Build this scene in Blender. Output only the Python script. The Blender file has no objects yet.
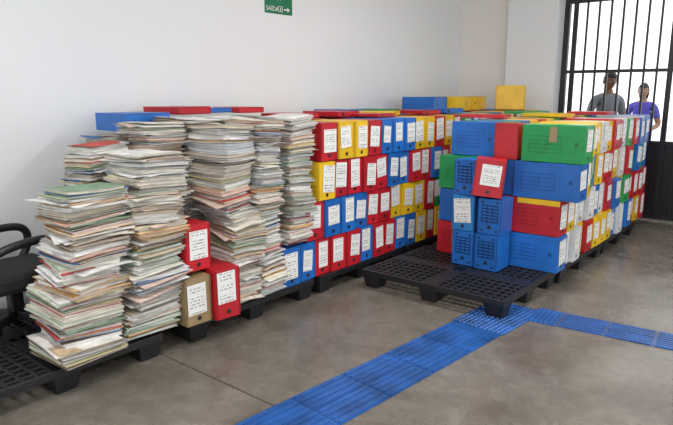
import bpy, bmesh, math, random
from mathutils import Matrix, Vector, noise as mnoise
random.seed(7)
R = random.random
def U(a,b): return random.uniform(a,b)
scene = bpy.context.scene
scene.view_settings.view_transform = 'Standard'
scene.view_settings.look = 'None'
COL = scene.collection

# ------------------------------------------------------------------ materials
def mat_new(name):
    m = bpy.data.materials.new(name); m.use_nodes = True
    nt = m.node_tree; b = nt.nodes['Principled BSDF']
    return m, nt, b
def simple(name, col, rough=0.6, metal=0.0, bump=0.0, bscale=60, emis=None, var=.25, vscale=None):
    m, nt, b = mat_new(name)
    b.inputs['Base Color'].default_value = (*col, 1)
    b.inputs['Roughness'].default_value = rough
    b.inputs['Metallic'].default_value = metal
    n = nt.nodes.new('ShaderNodeTexNoise'); n.inputs['Scale'].default_value = bscale
    tc = nt.nodes.new('ShaderNodeTexCoord')
    nt.links.new(tc.outputs['Object'], n.inputs['Vector'])
    n2 = nt.nodes.new('ShaderNodeTexNoise'); n2.inputs['Scale'].default_value = vscale or bscale; n2.inputs['Detail'].default_value = 5
    nt.links.new(tc.outputs['Object'], n2.inputs['Vector'])
    r = nt.nodes.new('ShaderNodeMapRange'); nt.links.new(n2.outputs['Fac'], r.inputs['Value'])
    r.inputs['From Min'].default_value = .3; r.inputs['From Max'].default_value = .7
    r.inputs['To Min'].default_value = 1 - var; r.inputs['To Max'].default_value = 1 + var * .4
    mx = nt.nodes.new('ShaderNodeMix'); mx.data_type = 'RGBA'; mx.blend_type = 'MULTIPLY'
    mx.inputs[0].default_value = 1
    mx.inputs[6].default_value = (*col, 1)
    nt.links.new(r.outputs['Result'], mx.inputs[7])
    nt.links.new(mx.outputs[2], b.inputs['Base Color'])
    if bump > 0:
        bp = nt.nodes.new('ShaderNodeBump'); bp.inputs['Strength'].default_value = bump
        bp.inputs['Distance'].default_value = 0.01
        nt.links.new(n.outputs['Fac'], bp.inputs['Height']); nt.links.new(bp.outputs['Normal'], b.inputs['Normal'])
    if emis:
        b.inputs['Emission Color'].default_value = (*col, 1); b.inputs['Emission Strength'].default_value = emis
    return m
def attr_mat(name, rough, strata=0.0, spec=0.5):
    m, nt, b = mat_new(name)
    a = nt.nodes.new('ShaderNodeVertexColor'); a.layer_name = 'Col'
    tc = nt.nodes.new('ShaderNodeTexCoord')
    mp = nt.nodes.new('ShaderNodeMapping'); nt.links.new(tc.outputs['Object'], mp.inputs['Vector'])
    n = nt.nodes.new('ShaderNodeTexNoise'); n.inputs['Detail'].default_value = 3
    nt.links.new(mp.outputs['Vector'], n.inputs['Vector'])
    if strata:
        mp.inputs['Scale'].default_value = (9, 9, 330); n.inputs['Scale'].default_value = 1.0
    else:
        n.inputs['Scale'].default_value = 9
    r = nt.nodes.new('ShaderNodeMapRange'); nt.links.new(n.outputs['Fac'], r.inputs['Value'])
    r.inputs['From Min'].default_value = .3; r.inputs['From Max'].default_value = .7
    r.inputs['To Min'].default_value = 1 - (strata or .14); r.inputs['To Max'].default_value = 1.08
    mx = nt.nodes.new('ShaderNodeMix'); mx.data_type = 'RGBA'; mx.blend_type = 'MULTIPLY'; mx.inputs[0].default_value = 1
    nt.links.new(a.outputs['Color'], mx.inputs[6]); nt.links.new(r.outputs['Result'], mx.inputs[7])
    nt.links.new(mx.outputs[2], b.inputs['Base Color'])
    b.inputs['Roughness'].default_value = rough
    b.inputs['Specular IOR Level'].default_value = spec
    bp = nt.nodes.new('ShaderNodeBump'); bp.inputs['Strength'].default_value = .35; bp.inputs['Distance'].default_value = .004
    nt.links.new(n.outputs['Fac'], bp.inputs['Height']); nt.links.new(bp.outputs['Normal'], b.inputs['Normal'])
    return m
M_PLASTIC = attr_mat('corrugated_plastic', .38)
M_PAPER = attr_mat('paper_layers', .85, strata=.36, spec=.2)

def label_mat():
    m, nt, b = mat_new('printed_label')
    N = nt.nodes; L = nt.links
    uv = N.new('ShaderNodeUVMap'); uv.uv_map = 'UVMap'
    sp = N.new('ShaderNodeSeparateXYZ'); L.new(uv.outputs['UV'], sp.inputs['Vector'])
    def math_(op, a, bb=None):
        n = N.new('ShaderNodeMath'); n.operation = op
        for i, v in enumerate((a, bb)):
            if v is None: continue
            if isinstance(v, (int, float)): n.inputs[i].default_value = v
            else: L.new(v, n.inputs[i])
        return n.outputs[0]
    fx = math_('FRACT', sp.outputs['X']); fy = sp.outputs['Y']
    rows = math_('MULTIPLY', fy, 10.0); fr = math_('FRACT', rows); fl = math_('FLOOR', rows)
    band = math_('MULTIPLY', math_('GREATER_THAN', fr, .3), math_('LESS_THAN', fr, .72))
    cx = N.new('ShaderNodeCombineXYZ')
    L.new(math_('MULTIPLY', sp.outputs['X'], 15.0), cx.inputs['X']); L.new(math_('MULTIPLY', fl, 3.7), cx.inputs['Y'])
    L.new(math_('MULTIPLY', fr, 1.5), cx.inputs['Z'])
    no = N.new('ShaderNodeTexNoise'); no.inputs['Scale'].default_value = 1.0; no.inputs['Detail'].default_value = 2
    L.new(cx.outputs[0], no.inputs['Vector'])
    ink = math_('GREATER_THAN', no.outputs['Fac'], .5)
    mar = math_('MULTIPLY', math_('GREATER_THAN', fx, .12), math_('LESS_THAN', fx, .88))
    blank = math_('GREATER_THAN', math_('FRACT', math_('MULTIPLY', math_('ADD', fl, math_('FLOOR', sp.outputs['X'])), .377)), .25)
    t = math_('MULTIPLY', math_('MULTIPLY', math_('MULTIPLY', ink, band), mar), blank)
    t = math_('MULTIPLY', t, .75)
    mx = N.new('ShaderNodeMix'); mx.data_type = 'RGBA'; L.new(t, mx.inputs[0])
    mx.inputs[6].default_value = (.80, .80, .77, 1); mx.inputs[7].default_value = (.07, .07, .09, 1)
    L.new(mx.outputs[2], b.inputs['Base Color']); b.inputs['Roughness'].default_value = .6
    return m
M_LABEL = label_mat()

def wall_mat(name, col):
    m, nt, b = mat_new(name)
    tc = nt.nodes.new('ShaderNodeTexCoord')
    n = nt.nodes.new('ShaderNodeTexNoise'); n.inputs['Scale'].default_value = 1.2; n.inputs['Detail'].default_value = 6
    nt.links.new(tc.outputs['Object'], n.inputs['Vector'])
    cr = nt.nodes.new('ShaderNodeValToRGB'); nt.links.new(n.outputs['Fac'], cr.inputs['Fac'])
    cr.color_ramp.elements[0].position = .3; cr.color_ramp.elements[1].position = .7
    cr.color_ramp.elements[0].color = (*[c * .97 for c in col], 1); cr.color_ramp.elements[1].color = (*col, 1)
    nt.links.new(cr.outputs['Color'], b.inputs['Base Color']); b.inputs['Roughness'].default_value = .55
    n2 = nt.nodes.new('ShaderNodeTexNoise'); n2.inputs['Scale'].default_value = 140
    nt.links.new(tc.outputs['Object'], n2.inputs['Vector'])
    bp = nt.nodes.new('ShaderNodeBump'); bp.inputs['Strength'].default_value = .08; bp.inputs['Distance'].default_value = .004
    nt.links.new(n2.outputs['Fac'], bp.inputs['Height']); nt.links.new(bp.outputs['Normal'], b.inputs['Normal'])
    return m
M_WALL = wall_mat('painted_wall_white', (.775, .795, .815))
M_WALLB = wall_mat('painted_wall_beige', (.81, .78, .73))
M_CEIL = wall_mat('ceiling_paint', (.82, .82, .81))

def floor_mat():
    m, nt, b = mat_new('polished_concrete')
    N = nt.nodes; L = nt.links
    tc = N.new('ShaderNodeTexCoord')
    def nz(scale, det, rough=.6, dist=0):
        n = N.new('ShaderNodeTexNoise'); n.inputs['Scale'].default_value = scale; n.inputs['Detail'].default_value = det
        n.inputs['Roughness'].default_value = rough; n.inputs['Distortion'].default_value = dist
        L.new(tc.outputs['Object'], n.inputs['Vector']); return n
    a = nz(1.1, 9, .66, .9); c = nz(8, 9, .74, .4); d = nz(90, 3)
    r1 = N.new('ShaderNodeValToRGB'); L.new(a.outputs['Fac'], r1.inputs['Fac'])
    e = r1.color_ramp.elements; e[0].position = .35; e[0].color = (.125, .106, .086, 1); e[1].position = .66; e[1].color = (.235, .212, .182, 1)
    r2 = N.new('ShaderNodeValToRGB'); L.new(c.outputs['Fac'], r2.inputs['Fac'])
    e = r2.color_ramp.elements; e[0].position = .34; e[0].color = (.78, .77, .76, 1); e[1].position = .66; e[1].color = (1.12, 1.115, 1.11, 1)
    mx = N.new('ShaderNodeMix'); mx.data_type = 'RGBA'; mx.blend_type = 'MULTIPLY'; mx.inputs[0].default_value = 1
    L.new(r1.outputs['Color'], mx.inputs[6]); L.new(r2.outputs['Color'], mx.inputs[7])
    L.new(mx.outputs[2], b.inputs['Base Color'])
    rr = N.new('ShaderNodeMapRange'); L.new(c.outputs['Fac'], rr.inputs['Value'])
    rr.inputs['To Min'].default_value = .14; rr.inputs['To Max'].default_value = .40
    L.new(rr.outputs['Result'], b.inputs['Roughness'])
    bp = N.new('ShaderNodeBump'); bp.inputs['Strength'].default_value = .06; bp.inputs['Distance'].default_value = .003
    L.new(d.outputs['Fac'], bp.inputs['Height']); L.new(bp.outputs['Normal'], b.inputs['Normal'])
    return m
M_FLOOR = floor_mat()
M_OUT = simple('outdoor_paving', (.7, .68, .64), .8, bump=.2)
M_BLACKP = simple('black_pallet_plastic', (.012, .012, .014), .42, bump=.05, bscale=30)
M_GATE = simple('black_painted_steel', (.012, .012, .014), .4)
M_TACT = simple('blue_tactile_rubber', (.018, .11, .39), .33, bump=.05, bscale=40, var=.5, vscale=5)
M_JOINT = simple('joint_sealant', (.05, .045, .04), .8)
M_CHAIR = simple('black_chair_fabric', (.015, .015, .017), .7, bump=.2, bscale=300)
M_SIGN = simple('sign_green', (.0, .17, .07), .5)
M_SIGNW = simple('sign_white', (.85, .87, .85), .5)
M_SKIN = simple('skin_brown', (.24, .115, .07), .55)
M_SKIN2 = simple('skin_tan', (.34, .18, .11), .55)
M_HAIR = simple('hair_black', (.012, .010, .009), .6, bump=.5, bscale=200)
M_EYE = simple('eye_white', (.7, .7, .68), .3)
M_SHIRT = simple('shirt_grey', (.20, .22, .25), .85, bump=.2)
M_SHIRT2 = simple('shirt_violet_blue', (.09, .08, .46), .85, bump=.2)
M_TROU = simple('trousers_dark', (.03, .035, .05), .85, bump=.2)
M_LIP = simple('lips', (.25, .08, .07), .5)
M_SHOE = simple('shoe_black', (.02, .02, .02), .5)
M_FILL = simple('fill_panel_glow', (1, .98, .95), .5, emis=3.0)  # glowing panel of the added, unseen ceiling fill lights

# ------------------------------------------------------------------ mesh builder
class MB:
    def __init__(s):
        s.v = []; s.f = []; s.c = []; s.m = []; s.uv = []
    def face(s, idx, col, mat=0, uv=None):
        s.f.append(tuple(idx)); s.c.append(col); s.m.append(mat)
        s.uv.append(uv if uv else [(0, 0)] * len(idx))
    def box(s, M, lo, hi, col=(1, 1, 1), mat=0, taper=0.0):
        n = len(s.v)
        (x0, y0, z0), (x1, y1, z1) = lo, hi
        t = taper
        P = [(x0+t, y0+t, z0), (x1-t, y0+t, z0), (x1-t, y1-t, z0), (x0+t, y1-t, z0), (x0, y0, z1), (x1, y0, z1), (x1, y1, z1), (x0, y1, z1)]
        for p in P: s.v.append(M @ Vector(p))
        for q in ((0, 3, 2, 1), (4, 5, 6, 7), (0, 1, 5, 4), (1, 2, 6, 5), (2, 3, 7, 6), (3, 0, 4, 7)):
            s.face([n + i for i in q], col, mat)
    def quad(s, M, pts, col=(1, 1, 1), mat=0, uv=None):
        n = len(s.v)
        for p in pts: s.v.append(M @ Vector(p))
        s.face(list(range(n, n + len(pts))), col, mat, uv)
    def build(s, name, mats, bevel=0, parent=None, smooth=False):
        me = bpy.data.meshes.new(name); me.from_pydata(s.v, [], s.f)
        ca = me.color_attributes.new('Col', 'FLOAT_COLOR', 'CORNER')
        uvl = me.uv_layers.new(name='UVMap')
        cc = []; uu = []
        for f, c, u in zip(s.f, s.c, s.uv):
            for i in range(len(f)):
                cc.extend((c[0], c[1], c[2], 1)); uu.extend(u[i])
        ca.data.foreach_set('color', cc); uvl.data.foreach_set('uv', uu)
        me.polygons.foreach_set('material_index', s.m)
        for m in mats: me.materials.append(m)
        if smooth: me.polygons.foreach_set('use_smooth', [True] * len(s.f))
        me.update()
        o = bpy.data.objects.new(name, me); COL.objects.link(o)
        if bevel:
            b = o.modifiers.new('bevel', 'BEVEL'); b.width = bevel; b.segments = 2; b.limit_method = 'ANGLE'
        if parent: o.parent = parent
        return o
I4 = Matrix.Identity(4)
def T(x, y, z, rz=0, rx=0, ry=0):
    return Matrix.Translation((x, y, z)) @ Matrix.Rotation(rz, 4, 'Z') @ Matrix.Rotation(ry, 4, 'Y') @ Matrix.Rotation(rx, 4, 'X')
def boxobj(name, lo, hi, mat, bevel=0):
    mb = MB(); mb.box(I4, lo, hi); return mb.build(name, [mat], bevel)

# ------------------------------------------------------------------ room shell
WX = -4.38; BY = 8.2; H = 3.5
boxobj('floor', (WX - .2, -4, -.2), (5, BY + .2, 0), M_FLOOR)
boxobj('wall_left', (WX - .2, -4, 0), (WX, BY + .2, H), M_WALL)
boxobj('wall_back', (WX, BY, 0), (-3.6, BY + .2, H), M_WALLB)
boxobj('wall_back_pillar', (-3.6, BY - .14, 0), (-2.92, BY + .2, H), M_WALL)
boxobj('wall_back_lintel', (-2.92, BY - .02, 2.86), (5, BY + .2, H), M_WALLB)
boxobj('wall_back_right', (1.2, BY, 0), (5, BY + .2, 2.86), M_WALLB)
boxobj('ceiling', (WX - .2, -4, H), (5, BY + .2, H + .15), M_CEIL)
boxobj('ground_outside', (-9, BY + .2, -.2), (9, 30, .07), M_OUT)
mbj = MB()
for (lo, hi) in (((-3.9, 2.0, 0.0), (4.5, 2.008, .0015)), ((-3.9, 6.2, 0.0), (4.5, 6.21, .0015)), ((-.35, -4, 0.0), (-.34, BY, .0015)), ((-3.9, -1.5, 0.0), (4.5, -1.49, .0015))):
    mbj.box(I4, lo, hi)
mbj.build('floor_expansion_joint', [M_JOINT])

# ------------------------------------------------------------------ gate
mb = MB()
gx0, gx1, gy = -2.9, 1.15, BY + .06
mb.box(I4, (gx0, gy - .03, .02), (gx0 + .07, gy + .03, 2.84))
mb.box(I4, (gx1 - .07, gy - .03, .02), (gx1, gy + .03, 2.84))
for z, t in ((.06, .05), (.98, .05), (1.86, .04), (2.76, .08)):
    mb.box(I4, (gx0, gy - .025, z - t / 2), (gx1, gy + .025, z + t / 2))
x = gx0 + .14
k = 0
while x < gx1 - .1:
    w = .012 if k % 8 else .03
    mb.box(I4, (x - w, gy - .012, .05), (x + w, gy + .012, 2.75)); x += .145; k += 1
x = gx0 + .07
while x < gx1 - .07:
    mb.box(I4, (x, gy + .014, .08), (x + .03, gy + .024, .96)); mb.box(I4, (x + .028, gy + .004, .08), (x + .05, gy + .016, .96)); x += .048
mb.build('steel_bar_gate', [M_GATE])

# ------------------------------------------------------------------ exit sign
sg = MB()
sy0, sy1, sz0, sz1 = 4.24, 4.62, 2.355, 2.55
sg.box(I4, (WX, sy0, sz0), (WX + .006, sy1, sz1), mat=0)
ax = WX + .008
def sq(pts): sg.quad(I4, [(ax, p[0], p[1]) for p in pts], mat=1)
sq([(4.50, 2.395), (4.555, 2.395), (4.555, 2.409), (4.50, 2.409)])
sq([(4.548, 2.378), (4.585, 2.402), (4.548, 2.426)])
sq([(4.42, 2.375), (4.48, 2.375), (4.48, 2.380), (4.42, 2.380)]); sq([(4.42, 2.424), (4.48, 2.424), (4.48, 2.43), (4.42, 2.43)])
sq([(4.42, 2.375), (4.426, 2.375), (4.426, 2.43), (4.42, 2.43)]); sq([(4.474, 2.375), (4.48, 2.375), (4.48, 2.43), (4.474, 2.43)])
sq([(4.445, 2.395), (4.458, 2.395), (4.462, 2.415), (4.448, 2.415)]); sq([(4.438, 2.383), (4.444, 2.383), (4.455, 2.397), (4.447, 2.399)]); sq([(4.462, 2.383), (4.468, 2.385), (4.457, 2.4), (4.452, 2.396)])
sign = sg.build('exit_sign', [M_SIGN, M_SIGNW])
cu = bpy.data.curves.new('exit_text', 'FONT'); cu.body = 'SAÍDA'; cu.size = .062; cu.extrude = .001
to = bpy.data.objects.new('exit_text', cu); COL.objects.link(to); cu.materials.append(M_SIGNW)
to.rotation_euler = (math.pi / 2, 0, math.pi / 2); to.location = (ax, 4.252, 2.378); to.parent = sign
cu2 = bpy.data.curves.new('exit_text_top', 'FONT'); cu2.body = 'EXIT'; cu2.size = .07; cu2.extrude = .001
to2 = bpy.data.objects.new('exit_text_top', cu2); COL.objects.link(to2); cu2.materials.append(M_SIGNW)
to2.rotation_euler = (math.pi / 2, 0, math.pi / 2); to2.location = (ax, 4.33, 2.485); to2.parent = sign

# ------------------------------------------------------------------ pallets
def pallet(x0, y0, lx, ly, top=.15):
    mb = MB(); M = T(x0, y0, 0)
    dz = .045
    mb.box(M, (0, 0, top - dz), (lx, .03, top)); mb.box(M, (0, ly - .03, top - dz), (lx, ly, top))
    mb.box(M, (0, .03, top - dz), (.03, ly - .03, top)); mb.box(M, (lx - .03, .03, top - dz), (lx, ly - .03, top))
    n = int(round(lx / .062))
    for i in range(1, n):
        x = lx * i / n; mb.box(M, (x - .009, .03, top - .03), (x + .009, ly - .03, top - .0005))
    n = int(round(ly / .075))
    for i in range(1, n):
        y = ly * i / n; mb.box(M, (.03, y - .011, top - .03), (lx - .03, y + .011, top - .001))
    xx = .5 * (lx - .03) + .015
    mb.box(M, (xx - .05, .03, top - .034), (xx + .05, ly - .03, top - .0015))
    mb.box(M, (.03, ly / 2 - .05, top - .034), (lx - .03, ly / 2 + .05, top - .0015))
    for fx in (0.01, .5, .99):
        for fy in (0.01, .5, .99):
            cx = min(max(fx * lx, .085), lx - .085); cy = min(max(fy * ly, .085), ly - .085)
            mb.box(M, (cx - .08, cy - .08, .0), (cx + .08, cy + .08, top - dz + .005), taper=.022)
    return mb.build('plastic_pallet', [M_BLACKP], .004)
for y0 in (-.48, .80, 2.20, 3.47, 4.74, 6.01):
    pallet(-4.22, y0, 1.2, 1.2)
pallet(-4.22, 7.28, 1.2, .8)
pallet(-2.90, 3.86, 1.26, 1.05)
pallet(-2.88, 4.95, 1.26, 1.2)
pallet(-2.88, 6.19, 1.26, 1.2)

# ------------------------------------------------------------------ archive boxes
RED = (.50, .012, .022); BLU = (.014, .14, .50); YEL = (.80, .50, .015); GRN = (.012, .33, .085); KRA = (.34, .24, .12); WHT = (.70, .72, .72); LBL = (.03, .22, .58)
def shade(c, a=.12):
    k = 1 + U(-a, a); return tuple(min(1, x * k) for x in c)
def abox(mb, x, y, z, rz, w, h, d, col, label=1, rx=0, ry=0, side=0, hole=True, prn=False):
    """archival file box: spine faces local -Y; materials 0 plastic 1 label"""
    M = T(x, y, z, rz, rx, ry); col = shade(col)
    g = .003; dark = tuple(c * .5 for c in col)
    mb.box(M, (-w / 2 + g, g, 0), (w / 2 - g, d, h - .004), col)
    for s in (-1, 1):
        xa, xb = (w / 2 - g, w / 2 - .0005) if s > 0 else (-w / 2 + .0005, -w / 2 + g)
        mb.box(M, (xa, .0, .012), (xb, d * .30, h - .012), shade(col, .08))
    mb.box(M, (-w / 2 + .004, .001, h - .005), (w / 2 - .004, d * .55, h - .0005), shade(col, .05))
    mb.box(M, (-w / 2 + .006, .0015, .006), (-w / 2 + .010, .004, h - .01), dark)
    mb.box(M, (w / 2 - .010, .0015, .006), (w / 2 - .006, .004, h - .01), dark)
    if hole:
        r = .016; zc = h * .13 if label else h * .2; pts = [(r * math.cos(a), .0008, zc + r * math.sin(a)) for a in [i * math.pi / 5 for i in range(10)]]
        mb.quad(M, pts, (.02, .02, .02))
    if prn:
        lt = tuple(c * .22 for c in col)
        for k in range(6):
            zz = h * (.34 + .09 * k)
            mb.quad(M, [(-w * .34, -.0002, zz), (w * .34, -.0002, zz), (w * .34, -.0002, zz + .009), (-w * .34, -.0002, zz + .009)], lt)
        for k in range(4):
            xx = -w * .34 + w * .66 * k / 3
            mb.quad(M, [(xx, -.0002, h * .34), (xx + .006, -.0002, h * .34), (xx + .006, -.0002, h * .82), (xx, -.0002, h * .82)], lt)
        for sx in (-1, 1):
            for zz in (.1, .9):
                pt = [(sx * w * .3 + .012 * math.cos(a), -.0003, h * zz + .008 * math.sin(a)) for a in [i * math.pi / 5 for i in range(10)]]
                mb.quad(M, pt, (.01, .02, .05))
    if label:
        lw = w * U(.29, .39); zb = h * U(.18, .34); zt = h * U(.80, .96); o = random.randint(0, 40); dx = U(-.014, .014) * (1 if w > .15 else .5); t = U(-.014, .014)
        mb.quad(M, [(-lw + dx, -.0012, zb), (lw + dx, -.0012, zb + t), (lw + dx - t, -.0012, zt + t), (-lw + dx - t, -.0012, zt)], (1, 1, 1), 1,
                [(o + .001, 0), (o + .999, 0), (o + .999, 1), (o + .001, 1)])
    if side:
        s = side; X = s * (w / 2 + .0006)
        def sq(y0, y1, z0, z1):
            p = [(X, y0, z0), (X, y1, z0), (X, y1, z1), (X, y0, z1)]
            if s < 0: p.reverse()
            mb.quad(M, p, dark)
        for k in range(5): sq(d * .36, d * .88, h * (.25 + .11 * k), h * (.25 + .11 * k) + .004)
        sq(d * .36, d * .366, h * .25, h * .69); sq(d * .874, d * .88, h * .25, h * .69); sq(d * .6, d * .606, h * .25, h * .69)
        ph = [(X, d * .13 + .018 * math.cos(a), h * .5 + .018 * math.sin(a)) for a in [i * math.pi / 5 for i in range(10)]]
        mb.quad(M, ph, dark)
PAL = [RED, BLU, YEL, RED, BLU, YEL, GRN, RED, BLU]
RH = .305; Z0 = .152
PX = math.pi / 2
# --- left block
mb = MB()
rows = {
 3: [RED, YEL, YEL, RED, BLU, BLU, BLU, YEL, YEL, RED],
 2: [YEL, RED, RED, RED, RED, BLU, BLU, RED, RED, BLU],
 1: [RED, BLU, BLU, BLU, RED, RED, YEL, YEL, YEL, RED],
 0: [BLU, BLU, RED, RED, RED, BLU, RED, RED, BLU, BLU, YEL, RED],
}
st = {0: 3.06, 1: 3.34, 2: 3.47, 3: 3.53}
for r in range(4):
    y = st[r]; i = 0
    while y < 7.85:
        w = U(.176, .20) if i else .205
        c = rows[r][i] if i < len(rows[r]) else random.choice(PAL)
        abox(mb, -3.02 - U(0, .035), y + w / 2, Z0 + r * RH, PX + U(-.035, .035), w - .006, RH - .004 - U(0, .004), .47, c, label=1)
        y += w; i += 1
    y = 3.62; 
    while y < 7.85:
        w = U(.18, .20)
        if r == 3 or y < 4.2:
            abox(mb, -3.53 - U(0, .02), y + w / 2, Z0 + r * RH, PX, w - .003, RH - .004 - (U(0, .02) if r == 3 else 0), .38, random.choice(PAL), label=0, hole=False)
            if not (r == 3 and 0.15 > R()):
                abox(mb, -3.93, y + w / 2, Z0 + r * RH, PX, w - .003, RH - .004, .38, random.choice(PAL), label=0, hole=False)
        y += w
for r in range(3):
    y = 4.25
    while y < 7.8:
        for xx in (-3.53, -3.93):
            abox(mb, xx, y + .1, Z0 + r * RH, PX, .196, RH - .004, .38, random.choice(PAL), label=0, hole=False)
        y += .2
ZT = Z0 + 4 * RH + .002
lie = MB()
def lying(x, y, z, rz, col, w=.19, h=.305, d=.45):
    abox(lie, x, y, z + w / 2, rz, w, h, d, col, label=0, ry=PX)
lying(-3.65, 6.25, ZT, PX, BLU, w=.17); lying(-3.50, 6.72, ZT, PX + .2, YEL, w=.17); lying(-3.6, 7.12, ZT, PX - .1, YEL, w=.17)
lying(-3.5, 4.3, ZT - .0, PX, RED, w=.05); lying(-3.6, 5.2, ZT, PX + .1, GRN, w=.05)
lying(-3.3, 4.9, ZT, PX + .4, YEL, w=.04); lying(-3.25, 5.8, ZT, PX - .2, BLU, w=.05); lying(-3.6, 3.8, ZT, PX - .1, RED, w=.04)
lying(-3.2, 4.5, ZT, PX + .1, RED, w=.03); lying(-3.25, 5.35, ZT, PX - .1, RED, w=.04); lying(-3.8, 4.75, ZT, PX - .1, BLU, w=.05)
abox(lie, -3.20, 7.35, ZT + .01, .35, .36, .30, .14, YEL, label=0, hole=False, rx=-.12)
lie.build('archive_box_pile', [M_PLASTIC, M_LABEL], .0035)
left_block = mb.build('archive_box_stack', [M_PLASTIC, M_LABEL], .0035)

# --- right block
mb = MB()
RH2 = .30
y = 4.96; i = 0
while y < 7.55:
    w = U(.185, .205)
    for r in range(4):
        off = .12 * (r > 1) * max(0, 1 - i / 3.0)
        c = random.choice([RED, BLU, YEL, GRN, BLU, WHT, YEL, RED, WHT, WHT])
        if i < 3: c = random.choice([WHT, YEL, GRN, WHT])
        abox(mb, -1.60 + off - U(0, .06), y + w / 2, Z0 + r * RH2, PX + U(-.04, .04), w - .005, RH2 - .004 - (U(0, .02) if r == 3 else 0), .50, c, 1)
        abox(mb, -2.13, y + w / 2, Z0 + r * RH2, PX, w - .003, RH2 - .004, .50, random.choice(PAL), 0, hole=False)
    y += w; i += 1
YF = 4.745
def big(x1, ln, yf, r, col, w=.205, rz=0, z=None, lab=1):
    abox(mb, x1, yf + w / 2, (Z0 + r * RH2) if z is None else z, PX + rz, w, RH2 - .004, ln, col, lab, side=-1)
big(-1.59, .50, YF, 0, BLU); big(-1.60, .48, YF, 1, RED); big(-1.46, .53, YF - .01, 2, BLU, rz=.01); big(-1.44, .50, YF - .01, 3, GRN)
big(-2.215, .50, YF + .03, 0, RED); big(-2.2, .50, YF + .03, 1, BLU); big(-2.16, .55, YF + .02, 2, GRN); big(-2.21, .42, YF + .08, 3, BLU)
M = T(0, 0, 0)
mb.box(M, (-1.95, YF - .004, Z0 + 2 * RH2 - .05), (-1.60, YF + .002, Z0 + 2 * RH2 - .006), YEL)
mb.box(M, (-1.72, YF - .0135, Z0 + 4 * RH2 - .14), (-1.66, YF - .010, Z0 + 4 * RH2 - .02), KRA)
mb.box(M, (-2.56, YF + .024, Z0 + .02), (-2.52, YF + .028, Z0 + RH2 - .02), KRA)
YS = 4.50
abox(mb, -2.31, YS, Z0, 0, .20, RH2 - .004, .23, BLU, 0, prn=True); abox(mb, -2.32, YS, Z0 + RH2, 0.03, .20, RH2 - .004, .23, LBL, 1)
abox(mb, -2.09, YS - .02, Z0, -.02, .21, RH2 - .004, .23, BLU, 0, prn=True); abox(mb, -2.08, YS, Z0 + RH2, 0.02, .21, RH2 - .004, .23, BLU, 0, prn=True)
abox(mb, -2.335, YS + .03, Z0 + 2 * RH2, 0, .19, RH2 - .004, .22, BLU, 0, prn=True)
abox(mb, -2.09, YS - .05, Z0 + 2 * RH2 + .018, .42, .24, RH2, .26, RED, 1, ry=.09)
abox(mb, -2.08, YF + .0, Z0 + 3 * RH2, .1, .20, RH2 - .004, .21, RED, 0, hole=False)
abox(mb, -2.10, YF + .02, Z0 + 2 * RH2, 0, .20, RH2 - .004, .2, BLU, 0, hole=False)
for (xx, yy, c, rz) in ((-2.4, 5.4, RED, .2), (-2.1, 6.0, YEL, -.2), (-2.5, 6.6, GRN, .1), (-1.9, 6.9, RED, 0)):
    abox(mb, xx, yy, Z0 + 4 * RH2 + .02, PX + rz, .035, .30, .42, c, label=0, ry=PX, hole=False)
right_block = mb.build('archive_box_stack', [M_PLASTIC, M_LABEL], .0035)

# ------------------------------------------------------------------ paper stacks
PG = [(.84, .82, .76), (.80, .77, .69), (.88, .88, .85), (.86, .85, .81), (.68, .62, .52), (.80, .77, .70), (.87, .86, .83), (.56, .49, .39)]
CV = [(.58, .42, .24), (.58, .66, .50), (.84, .50, .36), (.88, .52, .22), (.48, .62, .76), (.88, .74, .34), (.86, .86, .84), (.88, .87, .84), (.74, .67, .55),
      (.86, .84, .80), (.87, .86, .82), (.82, .79, .71), (.12, .26, .55), (.62, .12, .10), (.74, .64, .47), (.22, .15, .10), (.84, .60, .56), (.28, .42, .28), (.88, .87, .85), (.66, .50, .32),
      (.87, .86, .83), (.86, .85, .82), (.80, .74, .62), (.88, .87, .84), (.84, .81, .74), (.32, .29, .26)]
def folder(mb, cx, cy, z, w, d, th, rz, pc, cc, wf, n=4, bend=.008):
    ca, sa = math.cos(rz), math.sin(rz)
    cu_, cv_ = random.choice((0, 1)), random.choice((0, 1)); ba = U(-bend, bend * .35); bb = U(-bend, bend * .4) * .6
    cu2_, cv2_ = 1, 0
    def P(u, v, inset, zz):
        lx = (u - .5) * (w - 2 * inset); ly = (v - .5) * (d - 2 * inset)
        X = cx + lx * ca - ly * sa; Y = cy + lx * sa + ly * ca
        t = max(0, 1 - math.hypot(u - cu_, v - cv_) / .62); t2 = max(0, 1 - math.hypot(u - cu2_, v - cv2_) / .62)
        return Vector((X, Y, zz + wf(X, Y, zz) + ba * t + bb * t2))
    per = [(i / n, 0) for i in range(n)] + [(1, i / n) for i in range(n)] + [(1 - i / n, 1) for i in range(n)] + [(0, 1 - i / n) for i in range(n)]
    ct = min(.0014, th * .2)
    ins1 = .003 + U(0, .010)
    lv = [(z, 0), (z + ct, 0), (z + ct, ins1), (z + th - ct, ins1 + U(-.005, .004)), (z + th - ct, 0), (z + th, 0)]
    b0 = len(mb.v); m = len(per)
    for zz, ins in lv:
        for (u, v) in per: mb.v.append(P(u, v, ins, zz))
    for k in range(5):
        c = pc if k == 2 else cc
        for i in range(m):
            j = (i + 1) % m
            mb.face((b0 + k * m + i, b0 + k * m + j, b0 + (k + 1) * m + j, b0 + (k + 1) * m + i), c)
    for zz, flip in ((z + th, False), (z, True)):
        g0 = len(mb.v)
        for jy in range(n + 1):
            for ix in range(n + 1): mb.v.append(P(ix / n, jy / n, 0, zz))
        for jy in range(n):
            for ix in range(n):
                a = g0 + jy * (n + 1) + ix; q = (a, a + 1, a + n + 2, a + n + 1)
                mb.face(q[::-1] if flip else q, cc)
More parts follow.
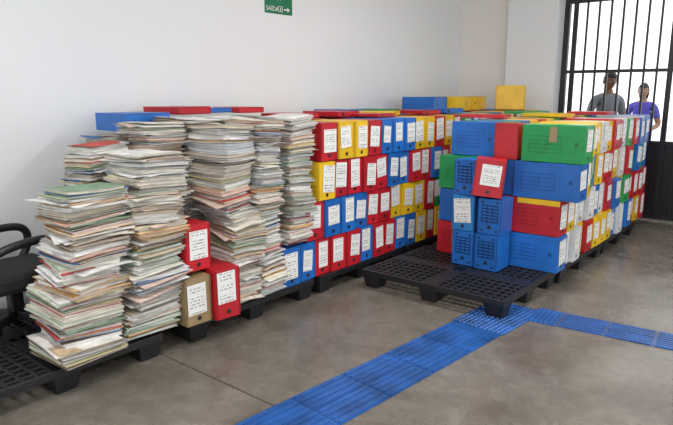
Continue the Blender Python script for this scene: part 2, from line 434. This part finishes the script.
def stack(cx, cy, z0, z1, w=.36, d=.30, seed=0, top=None, lean=(0, 0), rz=0, jit=.013, mess=1.0):
    random.seed(seed * 13 + 5)
    mb = MB(); ph = [U(0, 6.28) for _ in range(8)]; am = U(.008, .015)
    Ht = z1 - z0
    def wf(X, Y, Z):
        t = (Z - z0) / Ht
        return min(1, t * 6) * am * (math.sin(6 * (X - cx) + ph[0] + 5 * t) + math.sin(7 * (Y - cy) + ph[1] - 6 * t) - .6)
    z = z0; grp = 0; gr = 0; ntop = 0; gx = gy_ = 0
    while z < z1:
        if grp <= 0:
            grp = random.randint(3, 15); gx, gy_ = U(-.024, .024) * mess, U(-.022, .022) * mess; gr = U(-.11, .11) * mess; gs = U(.88, 1.04)
        grp -= 1
        th = random.choice((U(.003, .007), U(.004, .010), U(.006, .013), U(.010, .024)))
        t = (z - z0) / Ht
        dx = .017 * math.sin(5 * t + ph[2]) + .010 * math.sin(13 * t + ph[3]); dy = .020 * math.sin(6 * t + ph[4]) + .010 * math.sin(15 * t + ph[5])
        x = cx + lean[0] * t + gx + dx + U(-jit, jit); y = cy + lean[1] * t + gy_ + dy + U(-jit, jit)
        ww = w * U(.92, 1.02) * gs; dd = d * U(.92, 1.03) * gs
        r_ = rz + gr + U(-.08, .08); bend = .007
        cc = random.choice(CV); pc = shade(random.choice(PG), .08)
        q = R()
        if q < .19:
            x += U(-.04, .05); y += U(-.05, .05); r_ += U(-.25, .25); th = U(.0015, .005); bend = .024; cc = random.choice([(.88, .88, .87), (.89, .89, .87), (.88, .87, .84), (.86, .82, .70), (.84, .66, .56)])
        if top and z1 - z < .065 and ntop < len(top):
            cc = top[ntop]; ntop += 1; ww *= 1.03; r_ += U(-.15, .15)
        if x - ww / 2 < WX + .05: x = WX + .05 + ww / 2
        folder(mb, x, y, z, ww, dd, th, r_, pc, shade(cc, .05), wf, bend=bend * mess)
        z += th + .0008
    return mb.build('paper_file_stack', [M_PAPER])
W_ = (.87, .87, .85)
ZP = .152 + .022
GN = (.50, .60, .42); GD = (.36, .44, .26); OR = (.84, .46, .26)
# front line
stack(-3.18, 1.545, ZP, 1.085, .40, .37, 1, top=[W_, (.88, .88, .87), W_, W_, GN, GD], lean=(.01, .11), mess=1.35)
stack(-3.18, 1.955, ZP, 1.25, .40, .35, 2, top=[W_, (.88, .88, .86), W_, OR, W_, (.80, .58, .42)], lean=(.0, .10), mess=1.2)
stack(-3.50, 2.32, ZP, 1.40, .34, .31, 3, top=[W_, W_, (.75, .72, .6)])
stack(-3.19, 2.67, ZP, 1.395, .37, .29, 4, top=[W_, W_, W_], lean=(0, .02))
stack(-3.19, 2.94, ZP, 1.42, .37, .24, 5, top=[W_, W_])
stack(-3.21, 3.25, Z0 + RH + .022, 1.42, .37, .27, 6, lean=(0, .08), top=[W_, (.8, .76, .66)])
# second line
stack(-3.64, 2.01, ZP, 1.28, .30, .30, 7, top=[W_, (.78, .76, .68), W_])
stack(-3.87, 2.34, ZP, 1.30, .32, .34, 8, top=[W_, W_])
stack(-3.60, 2.67, ZP, 1.42, .34, .33, 9, top=[W_, (.85, .8, .7), W_])
stack(-3.60, 3.03, ZP, 1.42, .34, .32, 10, top=[W_, W_])
stack(-3.60, 3.39, ZP, 1.41, .32, .28, 11, top=[W_, W_])
# third line
stack(-4.17, 2.36, ZP, 1.28, .22, .30, 13, top=[W_, (.84, .80, .7)], mess=.6)
stack(-4.03, 2.70, ZP, 1.36, .34, .32, 14, top=[W_, W_])
stack(-4.03, 3.04, ZP, 1.38, .34, .32, 15)
stack(-4.03, 3.39, ZP, 1.39, .34, .28, 16)
random.seed(99)
def single(x, y, z, rz, w, h, d, col, **k):
    mb = MB(); abox(mb, x, y, z, rz, w, h, d, col, **k); return mb.build('archive_box', [M_PLASTIC, M_LABEL], .0035)
single(-2.96, 2.235, Z0, PX - .05, .19, .31, .33, KRA, label=1)
single(-2.90, 2.425, Z0, PX - .12, .185, .335, .36, RED, label=1)
single(-3.00, 2.28, Z0 + .337, PX, .19, .30, .30, RED, label=1)
def slab(x, y, z, rz, w, d, t, col, name='archive_box'):
    mb = MB(); abox(mb, x, y, z + t / 2, rz, t, w, d, col, label=0, ry=PX, hole=False); return mb.build(name, [M_PLASTIC, M_LABEL], .0035)
slab(-3.76, 2.30, 1.325, PX, .36, .40, .13, BLU)
slab(-3.80, 2.78, 1.43, PX + .1, .32, .42, .06, RED)
slab(-3.86, 3.42, 1.425, PX - .1, .26, .40, .05, RED)
slab(-3.84, 3.10, 1.435, PX + .1, .24, .36, .04, BLU)

# ------------------------------------------------------------------ tactile paving
def tstrip(mb, M, wid, length, ncol, tl):
    n = int(round(length / tl)); tw = wid / ncol
    for c in range(ncol):
        for k in range(n):
            x0 = c * tw + .003; y0 = k * tl + .003
            mb.box(M, (x0, y0, 0), (x0 + tw - .006, y0 + tl - .006, .004))
            nb = 4
            for b in range(nb):
                xc = x0 + (b + .5) * (tw - .004) / nb
                mb.box(M, (xc - .012, y0 + .01, .003), (xc + .012, y0 + tl - .016, .0085))
def tdots(mb, M, w, l):
    mb.box(M, (0, 0, 0), (w - .004, l - .004, .005))
    n = 6
    for i in range(n):
        for j in range(n):
            x = (i + .5) * (w - .004) / n; y = (j + .5) * (l - .004) / n; r0, r1 = .014, .008
            b = len(mb.v)
            for (r, z) in ((r0, .004), (r1, .011)):
                for a in range(8): mb.v.append(M @ Vector((x + r * math.cos(a * math.pi / 4), y + r * math.sin(a * math.pi / 4), z)))
            for a in range(8): mb.face((b + a, b + (a + 1) % 8, b + 8 + (a + 1) % 8, b + 8 + a), (1, 1, 1))
            mb.face([b + 8 + a for a in range(8)], (1, 1, 1))
mb = MB()
rz1 = -math.atan2(.17, 1.94)
M1 = T(-2.19, .57, 0.0005, rz1)
tstrip(mb, M1, .38, 3.1, 2, .3875)
for i in range(2):
    for j in range(3):
        tdots(mb, M1 @ T(i * .2 - .01, 3.1 + j * .2, 0), .2, .2)
M2 = T(-1.545, 4.28, .0005, -PX + .10)
for i in range(2): tdots(mb, M2 @ T(i * .15 - .0, .0, 0), .15, .2)
tstrip(mb, M2 @ T(.0, .2, 0), .29, 4.0, 2, .3)
mb.build('tactile_paving_strip', [M_TACT])

# ------------------------------------------------------------------ office chair
def tube(name, pts, r, mat, parent):
    c = bpy.data.curves.new(name, 'CURVE'); c.dimensions = '3D'; c.bevel_depth = r; c.bevel_resolution = 3
    s = c.splines.new('NURBS'); s.points.add(len(pts) - 1)
    for p, q in zip(s.points, pts): p.co = (*q, 1)
    s.use_endpoint_u = True; s.order_u = 3
    o = bpy.data.objects.new(name, c); COL.objects.link(o); c.materials.append(mat); o.parent = parent; return o
ch = bpy.data.objects.new('office_chair', None); COL.objects.link(ch); ch.location = (-3.86, 1.50, .152)
mb = MB(); mb.box(I4, (-.23, -.23, .26), (.23, .25, .39)); s = mb.build('seat', [M_CHAIR], .04, ch)
mb = MB(); mb.box(T(0, -.26, .40, 0, .12), (-.21, -.03, 0), (.21, .03, .22)); mb.build('backrest', [M_CHAIR], .025, ch)
for i, sx in enumerate((-1, 1)):
    tube('armrest_%d' % (i + 1), [(sx * .22, .10, .30), (sx * .25, .20, .38), (sx * .25, .23, .53), (sx * .25, .14, .585), (sx * .25, -.12, .56), (sx * .24, -.22, .50), (sx * .22, -.2, .36)], .026, M_BLACKP, ch)
mb = MB(); mb.box(I4, (-.04, -.04, .07), (.04, .04, .27)); mb.build('gas_column', [M_BLACKP], .01, ch)
for k in range(5):
    a = k * 2 * math.pi / 5 + .3; mb = MB(); mb.box(T(0, 0, 0, a), (0, -.03, .045), (.22, .03, .10)); mb.box(T(0, 0, 0, a), (.18, -.02, .0), (.23, .02, .06)); mb.build('base_leg_%d' % (k + 1), [M_BLACKP], .006, ch)

# ------------------------------------------------------------------ people
def skinned(name, verts, edges, radii, sub=2):
    me = bpy.data.meshes.new(name); me.from_pydata(verts, edges, []); me.update()
    o = bpy.data.objects.new(name, me); COL.objects.link(o)
    m = o.modifiers.new('skin', 'SKIN'); m.use_smooth_shade = True
    for i, r in enumerate(radii):
        sv = me.skin_vertices[0].data[i]; sv.radius = r if isinstance(r, tuple) else (r, r); sv.use_root = (i == 0)
    sm = o.modifiers.new('sub', 'SUBSURF'); sm.levels = sub; sm.render_levels = sub
    dg = bpy.context.evaluated_depsgraph_get(); dg.update()
    nm = bpy.data.meshes.new_from_object(o.evaluated_get(dg))
    bpy.data.objects.remove(o)
    for p in nm.polygons: p.use_smooth = True
    o = bpy.data.objects.new(name, nm); COL.objects.link(o); return o
def person(name, loc, rz, scale, mats, arms, longhair=False, headturn=0, headtilt=.12):
    skin, hair, shirt, trou = mats
    root = bpy.data.objects.new(name, None); COL.objects.link(root)
    V = [(0, 0, .96), (0, .005, 1.14), (0, .0, 1.33), (0, .01, 1.45), (0, .0, 1.50), (0, -.01, 1.60)]
    Rr = [(.155, .11), (.135, .105), (.165, .12), (.10, .08), (.055, .055), (.052, .052)]
    E = [(0, 1), (1, 2), (2, 3), (3, 4), (4, 5)]
    for s in (-1, 1):
        b = len(V); V += [(s * .095, 0, .86), (s * .105, -.01, .50), (s * .11, .02, .10), (s * .12, -.13, .045)]
        Rr += [(.095, .095), (.062, .065), (.045, .05), (.042, .036)]
        E += [(0, b), (b, b + 1), (b + 1, b + 2), (b + 2, b + 3)]
        el, wr = arms[0 if s < 0 else 1]
        b = len(V); V += [(s * .175, .01, 1.41), el, wr]; Rr += [(.068, .068), (.045, .045), (.028, .032)]
        E += [(3, b), (b, b + 1), (b + 1, b + 2)]
    body = skinned('body', V, E, Rr)
    for m in (skin, shirt, trou, M_SHOE): body.data.materials.append(m)
    for p in body.data.polygons:
        c = p.center; mi = 1
        if c.z > 1.485 and abs(c.x) < .12: mi = 0
        elif c.z < .10: mi = 3
        elif c.z < .97 and abs(c.x) < .26 and not any((Vector(w) - c).length < .1 for _, w in arms): mi = 2
        else:
            for el, wr in arms:
                e, w = Vector(el), Vector(wr); d = (w - e); t = (c - e).dot(d) / d.length_squared
                sh = Vector((math.copysign(.175, e.x), .01, 1.41)); du = e - sh; tu = (c - sh).dot(du) / du.length_squared
                if t > .02 and (e + d * min(t, 1.2) - c).length < .075 and c.x * e.x > 0: mi = 0
                elif tu > .62 and (sh + du * min(tu, 1.1) - c).length < .09 and abs(c.x) > .17: mi = 0
        p.material_index = mi
    parts = [body]
    bm = bmesh.new(); bmesh.ops.create_uvsphere(bm, u_segments=28, v_segments=20, radius=1)
    for v in bm.verts:
        x, y, z = v.co
        X = x * .076; Y = y * .094; Z = z * .118
        if z < 0: X *= 1 - .30 * (-z) ** 1.5; Y *= 1 - .12 * (-z)
        if y < 0 and z < 0: Y -= .012 * (-z)
        if y < -.5:
            g = math.exp(-((x / .16) ** 2) - (((z + .15) / .22) ** 2)); Y -= .022 * g
            for sx in (-1, 1): Y += .008 * math.exp(-(((x - sx * .38) / .16) ** 2) - (((z - .05) / .13) ** 2))
            Y -= .005 * math.exp(-((x / .3) ** 2) - (((z + .52) / .10) ** 2))
        v.co = (X, Y, Z)
    me = bpy.data.meshes.new('head'); bm.to_mesh(me); bm.free()
    me.materials.append(skin); me.materials.append(M_LIP)
    for p in me.polygons:
        p.use_smooth = True; c = p.center
        if c.y < -.06 and abs(c.x) < .026 and -.068 < c.z < -.052: p.material_index = 1
    hd = bpy.data.objects.new('head', me); COL.objects.link(hd)
    hp = Matrix.Translation((0, -.02, 1.665)) @ Matrix.Rotation(headturn, 4, 'Z') @ Matrix.Rotation(headtilt, 4, 'X')
    hd.matrix_world = hp; parts.append(hd)
    def ball(nm, co, sc, m):
        bm = bmesh.new(); bmesh.ops.create_uvsphere(bm, u_segments=14, v_segments=10, radius=1)
        me = bpy.data.meshes.new(nm); bmesh.ops.transform(bm, matrix=Matrix.Diagonal((*sc, 1)), verts=bm.verts); bm.to_mesh(me); bm.free(); me.materials.append(m)
        for p in me.polygons: p.use_smooth = True
        o = bpy.data.objects.new(nm, me); COL.objects.link(o); o.matrix_world = hp @ Matrix.Translation(co); parts.append(o)
    for i, sx in enumerate((-1, 1)):
        ball('eye_%d' % i, (sx * .029, -.079, .006), (.013, .008, .008), M_EYE)
        ball('pupil_%d' % i, (sx * .029, -.0855, .006), (.006, .004, .006), M_HAIR)
        ball('brow_%d' % i, (sx * .030, -.084, .026), (.018, .006, .004), M_HAIR)
        ball('ear_%d' % i, (sx * .076, .004, -.005), (.010, .018, .030), skin)
    bm = bmesh.new(); bmesh.ops.create_uvsphere(bm, u_segments=28, v_segments=20, radius=1)
    dele = [v for v in bm.verts if (v.co.z < (.42 if v.co.y < -.25 else (-.15 if v.co.y < .2 else (-.9 if longhair else -.5))))]
    bmesh.ops.delete(bm, geom=dele, context='VERTS')
    for v in bm.verts:
        x, y, z = v.co; q = 1 + .03 * mnoise.noise(v.co * 6)
        v.co = (x * .084 * q, y * .103 * q + (.02 if longhair and z < 0 else 0), z * .128 * q - (.10 * max(0, -z) if longhair else 0))
    me = bpy.data.meshes.new('hair'); bm.to_mesh(me); bm.free(); me.materials.append(hair)
    for p in me.polygons: p.use_smooth = True
    o = bpy.data.objects.new('hair', me); COL.objects.link(o); o.matrix_world = hp; sf = o.modifiers.new('s', 'SOLIDIFY'); sf.thickness = .01
    parts.append(o)
    for hi, (el, wr) in enumerate(arms):
        e, w = Vector(el), Vector(wr); d = (w - e).normalized(); sx = math.copysign(1, w.x)
        side = d.cross(Vector((0, 0, 1)) if abs(d.z) < .8 else Vector((0, -1, 0))).normalized() * -sx
        nrm = side.cross(d).normalized()
        def L(a, b, c): return tuple(w + d * a + side * b + nrm * c)
        V = [L(.05, 0, 0), L(-.01, 0, 0), L(.085, 0, 0)]; E = [(0, 1), (0, 2)]; RR = [(.038, .016), (.026, .024), (.04, .014)]
        hpalm = skinned('palm_%d' % hi, V, E, RR); hpalm.data.materials.append(skin); parts.append(hpalm)
        for fi, (b, ln) in enumerate(((-.030, .068), (-.010, .078), (.010, .072), (.029, .056))):
            f = skinned('finger_%d_%d' % (hi, fi), [L(.075, b, 0), L(.10, b, 0), L(.10 + ln * .42, b * 1.05, .012), L(.10 + ln * .72, b * 1.05, .034), L(.10 + ln * .75, b * 1.05, .052)],
                        [(0, 1), (1, 2), (2, 3), (3, 4)], [.0095, .0095, .0088, .008, .007], 1)
            f.data.materials.append(skin); parts.append(f)
        f = skinned('thumb_%d' % hi, [L(.02, -.022, 0), L(.05, -.048, .008), L(.082, -.06, .018), L(.10, -.058, .03)], [(0, 1), (1, 2), (2, 3)], [.014, .012, .0105, .009], 1)
        f.data.materials.append(skin); parts.append(f)
    for p in parts: p.parent = root
    root.location = loc; root.rotation_euler = (0, 0, rz); root.scale = (scale,) * 3
person('standing_man', (-2.43, 8.80, .07), .7, 1.01, (M_SKIN, M_HAIR, M_SHIRT, M_TROU),
       [((-.28, -.04, 1.16), (-.20, -.27, 1.16)), ((.25, .04, 1.14), (.17, -.2, 1.05))], headturn=.1, headtilt=.25)
person('standing_woman', (-2.25, 9.95, .07), .1, .93, (M_SKIN2, M_HAIR, M_SHIRT2, M_TROU),
       [((-.25, .02, 1.13), (-.25, -.08, .88)), ((.26, .0, 1.13), (.14, -.2, 1.05))], longhair=True)

# ------------------------------------------------------------------ lights
def fill_lamp(x, y, e):  # added fill light in an invented ceiling fixture, out of view, brightens the room
    mb = MB(); mb.box(I4, (x - .65, y - .16, H - .07), (x + .65, y + .16, H)); fx = mb.build('added_fill_fixture', [M_SIGNW])
    mb = MB(); mb.box(I4, (x - .62, y - .13, H - .08), (x + .62, y + .13, H - .069)); mb.build('added_fill_panel', [M_FILL], parent=fx)
    l = bpy.data.lights.new('added_fill_light', 'AREA'); l.shape = 'RECTANGLE'; l.size = 1.24; l.size_y = .26; l.energy = e; l.color = (1, .985, .96)
    o = bpy.data.objects.new('fill_lamp', l); COL.objects.link(o); o.location = (x, y, H - .09); o.parent = fx
for (x, y) in ((-1.6, 1.0), (-1.6, 4.6), (1.8, 1.0), (1.8, 4.6)): fill_lamp(x, y, 52)
w = bpy.data.worlds.new('sky'); scene.world = w; w.use_nodes = True
bg = w.node_tree.nodes['Background']; bg.inputs['Color'].default_value = (.95, .97, 1, 1); bg.inputs['Strength'].default_value = 1.92

# ------------------------------------------------------------------ camera
cam = bpy.data.cameras.new('camera'); cam.sensor_width = 36; cam.lens = 600 / 673 * 36
co = bpy.data.objects.new('camera', cam); COL.objects.link(co)
co.location = (0, 0, 1.6); co.rotation_euler = (math.radians(90 - 11.36), 0, math.radians(39.4))
scene.camera = co
